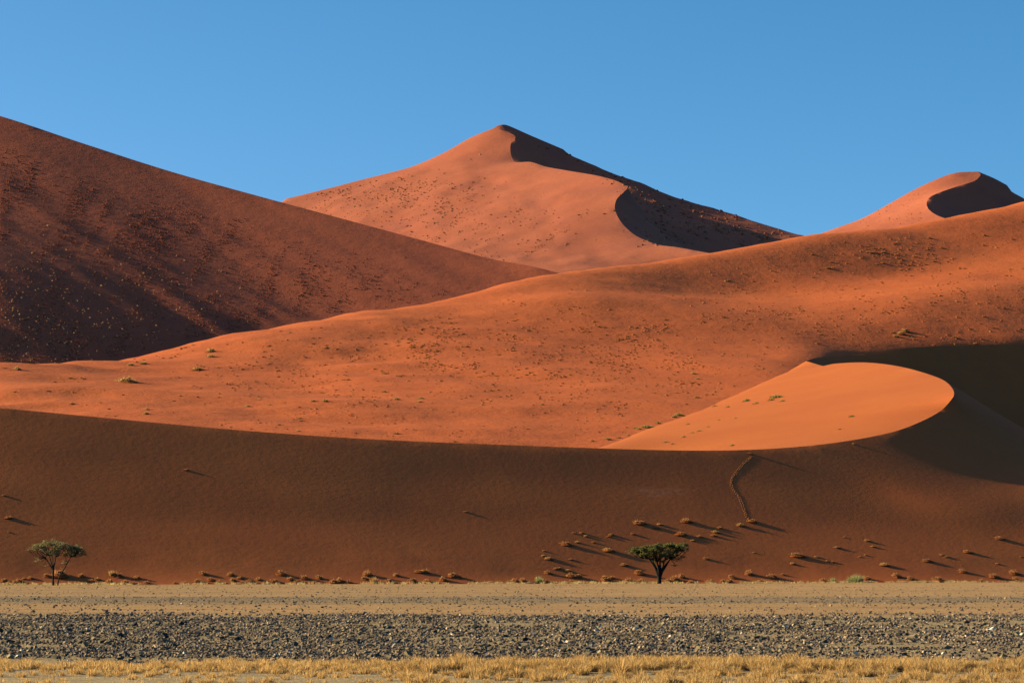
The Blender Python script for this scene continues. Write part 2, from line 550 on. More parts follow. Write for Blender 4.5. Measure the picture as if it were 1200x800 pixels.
def add_left(X, Y, Z, d):
    along = X * .80 + (Y - 900) * .6          # gullies run down and to the right across the flank
    down = -X * .6 + (Y - 900) * .80
    g = fbm(along / 15, down / 110, 3, 31) * .8 + fbm(along / 6, down / 30, 3, 37) * .3
    low = sstep(190, 60, Z)
    return g * (.10 + .9 * low)


m_left = sand_mat('sand_left', (0.380, 0.0832, 0.0405), (0.410, 0.0926, 0.0432), (0.310, 0.0718, 0.0432), 90, None, .5, bump_amt=.14)
dune_l, bv_l = terrain('left_dune', (-480, 160, 720, 1420), 3.0, [base_l, back_l] + flank + [ np.array([(-480, 1420, -5), (160, 1420, -5)], float)], [k_left], m_left, add_left, 6)
tag(dune_l, 'tall dark dune on the left with a long sloping ridge and a speckled flank', 'dune')

# ------------------------------------------------------------------ the peak in the middle
A = (579, 150, 1851)
l_pk = Pl([A, (565, 155.5, 1850), (550, 162, 1850), (520, 179, 1842), (490, 192.5, 1836), (470, 199, 1830), (430, 209, 1820), (380, 222, 1800), (335, 233, 1790), (250, 258, 1760), (150, 290, 1730)])
c_pk = Pl([A, (590, 153.5, 1845), (601, 157.5, 1840), (604, 162, 1834), (599, 168, 1826), (598, 176, 1816), (600, 185, 1804), (605, 190, 1793), (622, 190, 1776), (640, 195.5, 1757), (665, 200, 1725),
           (700, 206, 1690), (722, 212, 1665), (735, 219, 1650), (731, 225, 1638), (723, 233, 1625), (720.5, 241, 1614), (722, 250, 1600), (730, 263, 1580), (745, 276, 1560), (770, 286.5, 1535), (795, 290, 1520), (860, 302, 1490)])
r_pk = Pl([A, (584, 147, 1853), (592, 146.3, 1855), (601, 149.5, 1855), (620, 158, 1853), (660, 175, 1849), (700, 193, 1842), (760, 216, 1828), (800, 229, 1818), (850, 246, 1804), (880, 256, 1795), (925, 270, 1781), (1000, 290, 1762), (1100, 315, 1740)])
fl_pk = Pl([(200, 330, 1520), (330, 335, 1480), (450, 337, 1460), (600, 333, 1440), (700, 325, 1430), (800, 316, 1440)])
fr_pk = np.array([(125, 1455, 115), (200, 1515, 90), (290, 1600, 80), (340, 1690, 85)], float)
v_pk = Pl([(640, 206, 1800), (680, 222, 1772), (720, 240, 1740), (760, 268, 1690), (800, 296, 1630)])
bk_pk = np.array([(-330, 1990, 90), (-150, 2050, 120), (0, 2080, 130), (150, 2050, 110), (330, 1990, 70)], float)


def add_pk(X, Y, Z, d):
    k = sstep(0, 40, d)
    return k * (2.5 * fbm(X / 60, Y / 90, 4, 51) + .9 * fbm(X / 16, Y / 20, 3, 57))


m_pk = sand_mat('sand_peak', (0.390, 0.0992, 0.0540), (0.420, 0.1153, 0.0621), (0.300, 0.0850, 0.0675), 110, ((.03, .03, .008), .6), .55, bump_amt=.12)
dune_p, bv_p = terrain('peak_dune', (-340, 350, 1420, 2120), 3.2, [l_pk, r_pk, fl_pk, fr_pk, v_pk, bk_pk, np.array([(-340, 1420, 60), (100, 1420, 60)], float), np.array([(-340, 1440, 60), (-340, 1990, 80)], float)],
                       [c_pk, r_pk[:6], l_pk[:9]], m_pk, add_pk, 5)
tag(dune_p, 'high pointed dune in the middle, its winding crest parting a sunlit side from a dark side', 'dune')

# ------------------------------------------------------------------ the far peak on the right
B = (1146, 201, 2400)
l_fr = Pl([B, (1120, 202.5, 2400), (1100, 209, 2396), (1070, 223, 2386), (1040, 240, 2372), (1010, 256, 2352), (980, 267, 2330), (920, 285, 2300), (850, 300, 2280)])
c_fr = Pl([B, (1149, 205, 2393), (1142, 212, 2380), (1120, 219, 2360), (1100, 226, 2335), (1090, 231, 2320), (1086, 238, 2302), (1089, 246, 2280), (1102, 254, 2255), (1135, 264, 2220)])
r_fr = Pl([B, (1165, 209, 2402), (1180, 217, 2402), (1196, 227.5, 2402), (1230, 243, 2395), (1300, 268, 2385), (1400, 300, 2370)])
fl_fr = Pl([(880, 320, 2150), (960, 320, 2110), (1050, 310, 2090), (1120, 300, 2090)])
fr_fr = np.array([(390, 2110, 195), (450, 2180, 170), (520, 2280, 170), (560, 2380, 185)], float)
bk_fr = np.array([(150, 2600, 150), (350, 2640, 180), (600, 2600, 150)], float)
dune_r, bv_r = terrain('far_dune', (140, 620, 2070, 2660), 4.0, [l_fr, r_fr, fl_fr, fr_fr, bk_fr], [c_fr, l_fr[:7], r_fr[:3]], m_pk,
                       lambda X, Y, Z, d: sstep(0, 40, d) * (2.5 * fbm(X / 60, Y / 90, 4, 71) + .8 * fbm(X / 16, Y / 20, 3, 77)), 5)
tag(dune_r, 'farthest dune peak at the right, small, its round top lit and its hollow dark', 'dune')


# ------------------------------------------------------------------ plant building blocks
def thin(m, amt):
    nt = m.node_tree; b = next(n for n in nt.nodes if n.type == 'BSDF_PRINCIPLED'); out = next(n for n in nt.nodes if n.type == 'OUTPUT_MATERIAL')
    t = nt.nodes.new('ShaderNodeBsdfTranslucent'); x = nt.nodes.new('ShaderNodeMixShader'); x.inputs[0].default_value = amt
    src = b.inputs['Base Color'].links[0].from_socket
    nt.links.new(src, t.inputs[0]); nt.links.new(b.outputs[0], x.inputs[1]); nt.links.new(t.outputs[0], x.inputs[2]); nt.links.new(x.outputs[0], out.inputs[0])
    return m


m_leaf = thin(tint_mat('acacia_leaf', None, rough=.75), .35)
m_grass = thin(tint_mat('dry_grass', None, rough=.8), .5)
m_bark = tint_mat('bark', 6., .7, .95)
m_dry = thin(tint_mat('dry_plant', None, rough=.9), .5)
m_stone = tint_mat('stone', 9., .45, .85)


def blades(sp, n, cx, cy, cz, rad, h, lean, wid, cols, r, dome=True):
    """Tuft of narrow bent blades fanning out from a patch of ground."""
    ang = r.uniform(0, 2 * np.pi, n); rr = rad * np.sqrt(r.uniform(0, 1, n)) * .55
    bx, by = cx + np.cos(ang) * rr, cy + np.sin(ang) * rr
    a2 = ang + r.normal(0, .6, n)
    L = h * r.uniform(.5, 1.1, n) * (1 - .35 * (rr / (rad * .55 + 1e-6)) if dome else 1)
    k = lean * (.25 + rr / (rad * .55 + 1e-6)) * r.uniform(.5, 1.3, n)
    tx, ty = bx + np.cos(a2) * L * k, by + np.sin(a2) * L * k
    tz = cz + L * np.sqrt(np.clip(1 - .5 * k * k, .15, 1))
    mx, my, mz = bx + (tx - bx) * .4, by + (ty - by) * .4, cz + (tz - cz) * .62
    p = a2 + np.pi / 2 + r.normal(0, .8, n)
    wx, wy = np.cos(p) * wid, np.sin(p) * wid
    B = np.stack([np.stack([bx - wx, by - wy, np.full(n, cz - .02)], 1), np.stack([bx + wx, by + wy, np.full(n, cz - .02)], 1),
                  np.stack([mx - wx * .8, my - wy * .8, mz], 1), np.stack([mx + wx * .8, my + wy * .8, mz], 1), np.stack([tx, ty, tz], 1)], 1)
    b = np.arange(n)[:, None] * 5
    T = np.concatenate([b + [0, 1, 3], b + [0, 3, 2], b + [2, 3, 4]], 0)
    c = np.asarray(cols)[r.integers(0, len(cols), n)] * r.uniform(.75, 1.2, (n, 1))
    sp.add(B.reshape(-1, 3), T, np.vstack([c, c, c]))


ICO_V = []
t_ = (1 + 5**.5) / 2
for a_, b_ in ((-1, t_), (1, t_), (-1, -t_), (1, -t_)):
    ICO_V.append((a_, b_, 0))
for a_, b_ in ((-1, t_), (1, t_), (-1, -t_), (1, -t_)):
    ICO_V.append((0, a_, b_))
for a_, b_ in ((t_, -1), (t_, 1), (-t_, -1), (-t_, 1)):
    ICO_V.append((a_, 0, b_))
ICO_V = np.array(ICO_V, float) / math.sqrt(1 + t_ * t_)
ICO_T = np.array([(0, 11, 5), (0, 5, 1), (0, 1, 7), (0, 7, 10), (0, 10, 11), (1, 5, 9), (5, 11, 4), (11, 10, 2), (10, 7, 6), (7, 1, 8),
                  (3, 9, 4), (3, 4, 2), (3, 2, 6), (3, 6, 8), (3, 8, 9), (4, 9, 5), (2, 4, 11), (6, 2, 10), (8, 6, 7), (9, 8, 1)])


def hummock(r, rad, h, cols, nb, sand=(.46, .115, .03)):
    """Sand-rooted bush: low lump of sand grown through with a ragged dome of dry twigs."""
    sp = Soup()
    # sand tail caught behind the plant
    n, m = 14, 4
    V = [(0, 0, h * .42)]
    for i in range(1, m + 1):
        for j in range(n):
            a = 2 * math.pi * j / n
            q = i / m
            R_ = rad * q * (1 + .25 * max(0, math.cos(a - .3))) * r.uniform(.9, 1.1)
            V.append((R_ * math.cos(a), R_ * math.sin(a), h * .42 * (1 - q**1.4) - (.10 * rad if i == m else 0)))
    T = [(0, 1 + j, 1 + (j + 1) % n) for j in range(n)]
    for i in range(m - 1):
        for j in range(n):
            p, q = 1 + i * n + j, 1 + i * n + (j + 1) % n
            T += [(p, p + n, q + n), (p, q + n, q)]
    sp.add(V, T, sand)
    # ragged dome of twigs and small leaf scraps
    for c in range(5):
        a = r.uniform(0, 6.28); q = r.uniform(0, .45) * rad
        blades(sp, nb // 5, q * math.cos(a), q * math.sin(a), h * .1, rad * .75, h * r.uniform(.75, 1.05), .85, rad * .035, cols, r)
    k = nb
    d = r.normal(0, 1, (k, 3)); d[:, 2] = np.abs(d[:, 2]); d /= np.linalg.norm(d, axis=1)[:, None]
    p = d * np.array([rad * .72, rad * .72, h * .92]) * r.uniform(.62, 1.0, (k, 1)) + [0, 0, h * .08]
    e = r.normal(0, 1, (k, 3, 3)) * rad * .085
    c = np.asarray(cols)[r.integers(0, len(cols), k)] * r.uniform(.7, 1.2, (k, 1))
    sp.add((p[:, None] + e).reshape(-1, 3), np.arange(k * 3).reshape(-1, 3), c)
    # dense woody core so light does not pour through
    V = ICO_V * np.array([rad * .55, rad * .55, h * .62]) * r.uniform(.8, 1.15, (12, 1)) + [0, 0, h * .2]
    sp.add(V, ICO_T, np.asarray(cols[0]) * .8)
    return sp


RUST = [(0.460, 0.180, 0.077), (0.540, 0.237, 0.105), (0.380, 0.133, 0.055), (0.580, 0.285, 0.132)]
STRAW = [(0.560, 0.310, 0.121), (0.620, 0.367, 0.154), (0.480, 0.244, 0.094)]
OLIVE = [(.30, .27, .08), (.36, .30, .10), (.24, .22, .07)]
PALE = [(.42, .38, .17), (.36, .36, .15), (.48, .42, .2), (.30, .32, .12)]
r_ = np.random.default_rng(5)
rust_v = [hummock(r_, 1, .68, RUST, 150).mesh('rust_shrub', m_dry) for k in range(7)]
straw_v = [hummock(r_, 1, .75, STRAW, 150).mesh('straw_shrub', m_dry) for k in range(4)]
olive_v = [hummock(r_, 1, .7, OLIVE, 160).mesh('olive_shrub', m_dry) for k in range(4)]


def plant(name, me, loc, s, label=None, cat=None, group=None, zs=1.0):
    o = link(bpy.data.objects.new(name, me))
    o.location = loc; o.scale = (s, s, s * zs); o.rotation_euler = (0, 0, random.uniform(0, 6.28))
    tag(o, label, cat, group)
    return o


def on(bvh, px, py):
    h = hit(bvh, px, py)
    return h[0]


def front_point(px, py):
    """Where the eye's ray meets the front dune above the plain, else the plain just before the dune's foot."""
    h = on(bv_f, px, py)
    if h is not None and h.z > float(ground_z(np.array([h.x]), np.array([h.y]))[0]) + .02 and h.y < 470: return h
    k = (px - CX) / F
    D = 319.3 / (1 - FT * k) - .3
    if py < 683: D += 1.2
    h = bv_f.ray_cast(Vector((k * D, D, 60)), Vector((0, 0, -1)))[0]
    g = float(ground_z(np.array([k * D]), np.array([D]))[0])
    return Vector((k * D, D, max(g, h.z if h is not None else g)))


# ---- shrubs along the foot and lower face of the front dune: (column, row, width) read off the photograph
FOOT = [(5, 679, 8), (10, 683, 7), (17, 682, 8), (22, 680, 8), (28, 677, 5), (35, 676, 7), (38, 683, 8), (55, 674, 9), (70, 673, 17), (90, 683, 9), (95, 674, 8), (107, 680, 8),
        (114, 678, 8), (114, 684, 6), (128, 681, 9), (133, 673, 8), (139, 674, 9), (147, 682, 9), (158, 683, 8), (160, 676, 9), (172, 682, 8), (205, 682, 6), (215, 682, 9),
        (231, 680, 8), (238, 671, 10), (246, 678, 9), (256, 682, 8), (263, 683, 8), (270, 672, 8), (273, 679, 8), (281, 676, 7), (284, 682, 7), (292, 680, 8), (303, 678, 8),
        (321, 680, 10), (328, 671, 10), (340, 678, 9), (347, 682, 8), (356, 676, 10), (368, 682, 8), (374, 676, 9), (391, 681, 11), (398, 679, 9), (408, 681, 7), (427, 677, 9),
        (430, 672, 11), (455, 680, 8), (464, 673, 8), (483, 680, 10), (490, 668, 14), (497, 669, 9), (500, 680, 9), (519, 678, 9), (530, 674, 10), (537, 675, 8), (575, 682, 8),
        (595, 681, 5), (603, 680, 10), (612, 679, 8), (630, 678, 8), (638, 680, 9)]
FACE = [(10, 605, 10), (4, 579, 5), (10, 622, 4), (218, 549, 7), (545, 598, 6), (641, 670, 8), (642, 653, 10), (636, 650, 6), (637, 644, 5), (651, 665, 7), (653, 664, 9), (664, 667, 9), (668, 674, 10), (668, 654, 6), (670, 681, 8),
        (678, 675, 8), (662, 636, 14), (676, 634, 6), (672, 623, 5), (681, 623, 6), (686, 627, 6), (695, 634, 5), (713, 627, 6), (716, 625, 7), (711, 643, 14), (730, 660, 10),
        (709, 678, 12), (716, 676, 8), (736, 680, 13), (751, 681, 12), (748, 611, 16), (741, 624, 6), (768, 617, 8), (772, 613, 7), (748, 670, 11), (783, 680, 10), (790, 678, 13),
        (798, 675, 9), (803, 609, 14), (797, 624, 15), (809, 682, 9), (811, 632, 6), (819, 627, 7), (826, 653, 8), (835, 626, 8), (838, 622, 9), (843, 617, 7), (832, 681, 11),
        (847, 681, 8), (855, 681, 9), (857, 675, 9), (867, 614, 11), (880, 609, 12), (877, 671, 11), (883, 646, 4), (892, 681, 9), (904, 675, 12), (917, 672, 5), (928, 659, 7), (932, 649, 17),
        (948, 681, 6), (956, 651, 6), (964, 680, 10), (969, 656, 5), (975, 657, 6), (980, 640, 9), (989, 628, 4), (1007, 651, 4), (1014, 649, 4), (1015, 632, 8), (1022, 639, 6),
        (1035, 660, 12), (1016, 677, 8), (1050, 674, 11), (1066, 677, 10), (1082, 681, 6), (1084, 655, 14), (1098, 678, 12), (1103, 649, 7), (1108, 651, 6), (1127, 668, 12),
        (1132, 645, 12), (1150, 680, 8), (1163, 674, 12), (1168, 659, 6), (1170, 629, 13), (1187, 670, 12), (1190, 678, 8), (1196, 651, 5)]
NAMED = {(70, 673): 'large rounded rusty shrub right behind the stem of the wispy two-crowned acacia',
         (10, 605): 'lone rusty shrub high on the shaded face at the left border, above the acacia',
         (218, 549): 'faint lone tussock halfway up the shaded face on the left, far above the foot row',
         (545, 598): 'lone small tussock in the middle of the bare shaded face, well left of the footprints',
         (490, 668): 'wide rusty shrub topping the foot row midway between the two acacias',
         (662, 636): 'wide rusty shrub on the dune face, uphill and left of the flat-topped acacia',
         (711, 643): 'bright rusty shrub on the face just left of the flat-topped acacia crown',
         (748, 611): 'large sunlit shrub straight above the left half of the flat-topped acacia',
         (803, 609): 'sunlit shrub with black shadow, upper one above the right end of the acacia crown',
         (797, 624): 'sunlit shrub close above the right end of the flat-topped acacia crown',
         (880, 609): 'clump at the lower end of the winding line of footprints',
         (867, 614): 'small clump just left of the lower end of the footprints',
         (932, 649): 'biggest tan shrub on the face between footprints and green bush',
         (1035, 660): 'low shrub on the face just right of and above the pale green bush',
         (1084, 655): 'sunlit shrub with a dark shadow, halfway between the green bush and the right border',
         (1132, 645): 'sunlit shrub on the lower right face, second highest near the right border',
         (1170, 629): 'highest sunlit shrub near the right border, casting a long thin shadow',
         (790, 678): 'rusty shrub immediately right of the trunk of the flat-topped acacia',
         (751, 681): 'rusty shrub immediately left of the trunk of the flat-topped acacia'}
ORD = ['first', 'second', 'third', 'fourth', 'fifth', 'sixth', 'seventh', 'eighth', 'ninth', 'tenth', 'eleventh', 'twelfth', 'thirteenth', 'fourteenth', 'fifteenth', 'sixteenth',
       'seventeenth', 'eighteenth', 'nineteenth', 'twentieth']
ZONES = [(0, 62, 'rusty shrub from the left border in the foot row left of the wispy acacia'), (62, 180, 'rusty shrub to the right of the wispy acacia in the left foot row'),
         (180, 300, 'rusty shrub after the gap right of the wispy acacia, foot row'), (300, 415, 'rusty shrub from the left in the dense middle stretch of the foot row'),
         (415, 560, 'rusty shrub from the left in the foot row below the bare face'), (560, 700, 'shrub from the left in the group left of the flat-topped acacia'),
         (700, 772, 'shrub from the left around the left half of the flat-topped acacia'), (772, 860, 'shrub from the left between the acacia trunk and the footprints'),
         (860, 1000, 'shrub from the left between the footprints and the pale green bush'), (1000, 1100, 'shrub from the left just right of the pale green bush'),
         (1100, 1201, 'shrub from the left in the group by the right border')]
cnt = {}
for (px, py, wd) in sorted(FOOT + FACE):
    loc = front_point(px, py + 1)
    s = wd / F * loc.y * (.72 if py > 668 else .64)
    lab = NAMED.get((px, py))
    if not lab:
        zi = next(i for i, z in enumerate(ZONES) if z[0] <= px < z[1])
        cnt[zi] = cnt.get(zi, 0) + 1
        lab = '%s %s' % (ORD[min(cnt[zi] - 1, 19)], ZONES[zi][2])
    me = random.choice(rust_v if (py > 668 or random.random() < .6) else straw_v)
    plant('shrub', me, loc - Vector((0, 0, .12 * s)), s, lab, 'shrub', 'shrubs on the front dune', random.uniform(.9, 1.2) if py > 668 else random.uniform(.5, .75))

# pale green bush at the foot, with two wisps beside it
sp = Soup(); rr = np.random.default_rng(8)
for k in range(14):
    a = rr.uniform(0, 6.28); q = rr.uniform(0, .75)
    blades(sp, 90, q * math.cos(a), q * math.sin(a), 0, .45, rr.uniform(.95, 1.5), .55, .016, PALE, rr)
bush = plant('green_bush', sp.mesh('green_bush', m_dry), front_point(1003, 683) + Vector((0, 0, -.03)), 1, 'pale green feathery bush at the dune foot, the only green one right of the acacia', 'bush')
for i, (px, hgt, lab) in enumerate([(977, .95, 'thin pale wispy bush just left of the green feathery bush'), (634, 1.0, 'thin pale green wisp standing in the foot row left of the flat-topped acacia'),
                                    (131, .9, 'thin straw wisp behind the foot row right of the two-crowned acacia'), (440, .9, 'pale straw wisp at the dune foot, in the middle of the foot row')]):
    sp = Soup()
    for k in range(5):
        a = rr.uniform(0, 6.28); q = rr.uniform(0, .5)
        blades(sp, 60, q * math.cos(a), q * math.sin(a), 0, .3, hgt * rr.uniform(.7, 1.1), .5, .014, PALE if i < 2 else STRAW, rr)
    plant('wispy_bush', sp.mesh('wispy_bush', m_dry), front_point(px, 683 if i != 2 else 674), 1, lab, 'bush')

# ---- tussocks on the sunlit hollow and the middle dune that stand out in the photograph
HOLLOW = [(910, 466, 17, 'olive'), (904, 469, 9, 'olive'), (917, 470, 8, 'straw'), (875, 470, 10, 'olive'), (998, 488, 8, 'olive'), (858, 522, 7, 'olive'), (878, 531, 8, 'olive'),
          (838, 476, 6, 'straw'), (853, 477, 6, 'straw'), (886, 473, 8, 'straw'), (820, 505, 7, 'straw'), (812, 507, 6, 'straw'), (801, 512, 7, 'straw'), (806, 497, 6, 'straw'), (780, 518, 7, 'straw'),
          (1000, 520, 4, 'straw'), (788, 520, 5, 'straw'), (842, 492, 4, 'straw'), (862, 490, 4, 'straw'), (830, 500, 5, 'straw'), (984, 503, 4, 'straw')]
HL = {(910, 466): 'largest yellow-green tussock on the sunlit hollow inside the hooked crest', (875, 470): 'dark olive tussock left of the largest one on the rim of the sunlit hollow',
      (998, 488): 'lone olive tussock on the right side of the sunlit hollow', (878, 531): 'yellow-green tuft on the crest at the top of the footprints', (858, 522): 'small olive tuft in the hollow just above the crest and left of the footprints'}
for (px, py, wd, kd) in HOLLOW:
    h = on(bv_f, px, py)
    if h is None: continue
    s = wd / F * h.y * .6
    plant('grass_tussock', random.choice(olive_v if kd == 'olive' else straw_v), h - Vector((0, 0, .1 * s)), s,
          HL.get((px, py), 'small straw tussock on the sunlit slope inside the hooked crest'), 'tussock', 'tussocks on the sunlit hollow', random.uniform(.6, .9) if py < 530 else .3)
MIDT = [(247, 412, 14, 's'), (247, 418, 13, 's'), (231, 433, 15, 's'), (148, 447, 25, 's'), (153, 428, 11, 's'), (168, 426, 11, 'o'), (20, 433, 12, 's'), (172, 480, 9, 's'), (171, 485, 10, 's'), (84, 473, 7, 'r'),
        (98, 444, 6, 'r'), (82, 443, 7, 'r'), (290, 476, 9, 's'), (303, 468, 7, 's'), (316, 474, 6, 's'), (327, 498, 7, 'r'), (351, 490, 7, 'r'), (349, 505, 8, 's'), (352, 493, 6, 's'), (381, 470, 10, 's'), (367, 470, 8, 's'),
        (450, 459, 8, 'o'), (464, 468, 11, 's'), (493, 467, 10, 'o'), (491, 471, 7, 's'), (408, 445, 7, 'r'), (451, 438, 7, 'r'), (464, 508, 10, 'r'), (418, 515, 6, 'o'), (577, 451, 7, 'r'), (538, 512, 6, 'r'), (532, 517, 6, 'r'),
        (635, 474, 7, 's'), (796, 487, 16, 'o'), (790, 489, 9, 'p'), (757, 501, 14, 'o'), (748, 503, 9, 's'), (712, 515, 10, 'o'), (745, 502, 8, 'o'), (735, 510, 7, 's'), (725, 513, 7, 'o'), (694, 517, 8, 'r'), (812, 438, 9, 's'),
        (817, 444, 7, 's'), (816, 466, 8, 'o'), (771, 496, 9, 'o'), (764, 500, 8, 's'), (969, 314, 8, 'o'), (952, 325, 6, 'r'), (1055, 391, 12, 's'), (1060, 388, 12, 's'), (1049, 394, 9, 's'), (1153, 276, 6, 'r'), (1088, 279, 7, 'r')]
ML = {(148, 447): 'broadest straw tussock on the left end of the middle dune, nearly a small mound', (247, 412): 'upper of two large tussocks with black shadows on the left shoulder of the middle dune',
      (247, 418): 'lower of two large tussocks with black shadows on the left shoulder of the middle dune', (231, 433): 'wide straw tussock just below the pair with black shadows on the left shoulder',
      (20, 433): 'lone tussock on the ridge of the middle dune at the far left border', (796, 487): 'large pale green tussock on the middle dune beside the rim of the sunlit hollow',
      (757, 501): 'wide yellow-green tussock at the lower rim of the sunlit hollow', (969, 314): 'lone dark tussock on the smooth shaded band of the middle dune, upper right',
      (464, 508): 'isolated tussock just above the front crest, below the three dark-shadowed tussocks', (464, 468): 'middle one of three tussocks with dark shadows on the lower middle dune'}
vv = {'s': straw_v, 'o': olive_v, 'r': rust_v, 'p': straw_v}
for (px, py, wd, kd) in MIDT:
    h = on(bv_m, px, py)
    if h is None: continue
    s = wd / F * h.y * .58
    plant('grass_tussock', random.choice(vv[kd]), h - Vector((0, 0, .1 * s)), s, ML.get((px, py), 'one of the larger %s tussocks scattered on the sunlit middle dune' % {'s': 'straw', 'o': 'olive', 'r': 'rusty', 'p': 'pale'}[kd]),
          'tussock', 'larger %s tussocks on the middle dune' % {'s': 'straw', 'o': 'olive', 'r': 'rusty', 'p': 'pale'}[kd], random.uniform(.55, .85))


# ---- small scrub too many to count: one object per dune
def lump_field(name, label, bvh, pts, cols, mat, hfac=.8, sides=6):
    """pts: (px, py, width in photo pixels). Each a ragged little mound with a few scraps of twig on it."""
    V, T, K, n = [], [], [], 0
    r = np.random.default_rng(len(pts))
    for (px, py, wd) in pts:
        h = hit(bvh, px, py)
        if h[0] is None: continue
        p = np.array(h[0]); s = wd / F * p[1] * .5
        c = np.asarray(cols[r.integers(0, len(cols))]) * r.uniform(.8, 1.15)
        a = np.linspace(0, 2 * np.pi, sides, endpoint=False) + r.uniform(0, 6)
        ring = np.stack([np.cos(a) * s * r.uniform(.8, 1.3, sides), np.sin(a) * s * r.uniform(.8, 1.3, sides), np.full(sides, -.35 * s)], 1)
        mid_ = np.stack([np.cos(a + .4) * s * .75 * r.uniform(.7, 1.2, sides), np.sin(a + .4) * s * .75 * r.uniform(.7, 1.2, sides), s * hfac * r.uniform(.45, .95, sides)], 1)
        top = np.array([[r.normal(0, .15) * s, r.normal(0, .15) * s, s * hfac * r.uniform(.9, 1.25)]])
        # sits on the slope
        nx_, ny_, nz_ = h[1]
        for q in (ring, mid_): q[:, 2] += -(q[:, 0] * nx_ + q[:, 1] * ny_) / max(nz_, .3)
        V.append(np.vstack([ring, mid_, top]) + p)
        j = np.arange(sides); k = (j + 1) % sides
        t = np.vstack([np.stack([j, k, sides + j], 1), np.stack([k, sides + k, sides + j], 1), np.stack([sides + j, sides + k, np.full(sides, 2 * sides)], 1)])
        T.append(t + n); n += 2 * sides + 1
        K.append(np.tile(c, (len(t), 1)) * r.uniform(.8, 1.2, (len(t), 1)))
    me = np_mesh(name, np.vstack(V), np.vstack(T), mat, False, np.vstack(K))
    return tag(link(bpy.data.objects.new(name, me)), label, 'scrub', kind='stuff')


def scatter(n, box, dens, size, seed):
    """Random photo positions in a box, thinned by a density function and clustered by noise."""
    r = np.random.default_rng(seed); out = []
    while len(out) < n:
        m = n * 4
        x = r.uniform(box[0], box[2], m); y = r.uniform(box[1], box[3], m)
        d = np.clip(dens(x, y), 0, 1)
        ok = r.uniform(0, 1, m) < d
        s = size[0] + (size[1] - size[0]) * r.uniform(0, 1, m)**2.2
        out += list(zip(x[ok], y[ok], s[ok]))
    return out[:n]


def ridge_y(x, pts):
    xs_, ys_ = zip(*pts); return np.interp(x, xs_, ys_)


KM = [(0, 424), (60, 428), (120, 420), (220, 395), (350, 370), (450, 358), (560, 335), (700, 308), (840, 285), (1000, 266), (1100, 250), (1200, 231)]
FR = [(0, 478), (200, 497), (400, 515), (600, 521), (700, 523), (760, 500), (880, 450), (945, 422), (1060, 406), (1200, 401)]


def blob(x, y, cx, cy, rx, ry): return np.exp(-(((x - cx) / rx)**2 + ((y - cy) / ry)**2))


def dens_mid(x, y):
    top, bot = ridge_y(x, KM), ridge_y(x, FR)
    v = (y - top) / np.maximum(bot - top, 1)
    cl = sstep(.02, .42, fbm(x / 26, y / 11, 3, 91))
    d = .05 + 1.0 * blob(x, y, 660, 405, 150, 28) + .9 * blob(x, y, 590, 440, 190, 45) + .8 * blob(x, y, 740, 440, 90, 40) + .9 * blob(x, y, 1040, 300, 45, 24) + .5 * blob(x, y, 1150, 350, 70, 50)
    d += .6 * blob(x, y, 1000, 360, 90, 25) + .35 * blob(x, y, 320, 430, 120, 50) + .7 * blob(x, y, 470, 400, 70, 10) + .5 * blob(x, y, 900, 365, 80, 25)
    return d * (.12 + .88 * cl) * ((v > .10) & (v < 1.0))


SANDY = [(.57, .135, .045), (.61, .17, .056), (.53, .12, .040), (.60, .22, .08)]
pm = scatter(3300, (0, 240, 1200, 524), dens_mid, (2.0, 5.8), 1)
pm.sort(key=lambda q: -q[2])
small_v = [hummock(r_, 1, .75, [(.60, .22, .07), (.64, .27, .09), (.54, .18, .055)], 45, (.56, .14, .035)).mesh('small_tussock', m_dry) for k in range(5)]
for (px, py, wd) in pm[:190]:
    h = on(bv_m, px, py)
    if h is None: continue
    s = wd / F * h.y * .62
    side = 'right half' if px > 800 else ('left third' if px < 420 else 'middle')
    plant('grass_tussock', random.choice(small_v), h - Vector((0, 0, .1 * s)), s, 'small sandy tussock among many on the %s of the sunlit middle dune' % side, 'tussock', 'small tussocks on the %s of the middle dune' % side, random.uniform(.45, .7))
lump_field('dune_scrub', 'tiny sandy hummocks of scrub sprinkled over the sunlit middle dune', bv_m, pm[190:], SANDY, m_dry, .38)

KL = [(0, 137), (100, 170), (200, 202), (300, 230), (400, 257), (500, 284), (570, 303), (640, 317)]


def dens_left(x, y):
    top = ridge_y(x, KL)
    dd = y - top
    edge_ = 22 + 14 * vnoise(x / 40, y / 200, 5) + 30 * sstep(430, 620, x)
    cl = sstep(-.35, .35, fbm((x * .9 + y * .45) / 14, (y - x * .55) / 60, 3, 33))
    return (.10 + .9 * cl) * sstep(edge_, edge_ + 45, dd) * (.35 + .65 * sstep(430, 180, x - (y - 250) * .0)) * (y < ridge_y(x, KM) + 2)


LFT = [(.43, .10, .046), (.47, .125, .055), (.40, .092, .045), (.60, .26, .11), (.64, .32, .15)]
pl_ = scatter(11500, (0, 140, 640, 426), dens_left, (1.0, 3.0), 2)
lump_field('hillside_scrub', 'countless small tussocks speckling the flank of the dark left dune', bv_l, [q for q in pl_ if q[1] < 300 or q[0] > 260 or random.random() < .6], LFT[:3], m_dry, .6)
lump_field('pale_scrub', 'pale specks of dry scrub on the darkest lower corner of the left dune', bv_l, scatter(520, (0, 255, 330, 426), lambda x, y: sstep(250, 380, y) * sstep(330, 60, x) * (y < ridge_y(x, KM) + 2), (1.4, 3.2), 12), LFT[3:], m_dry, 1.1)


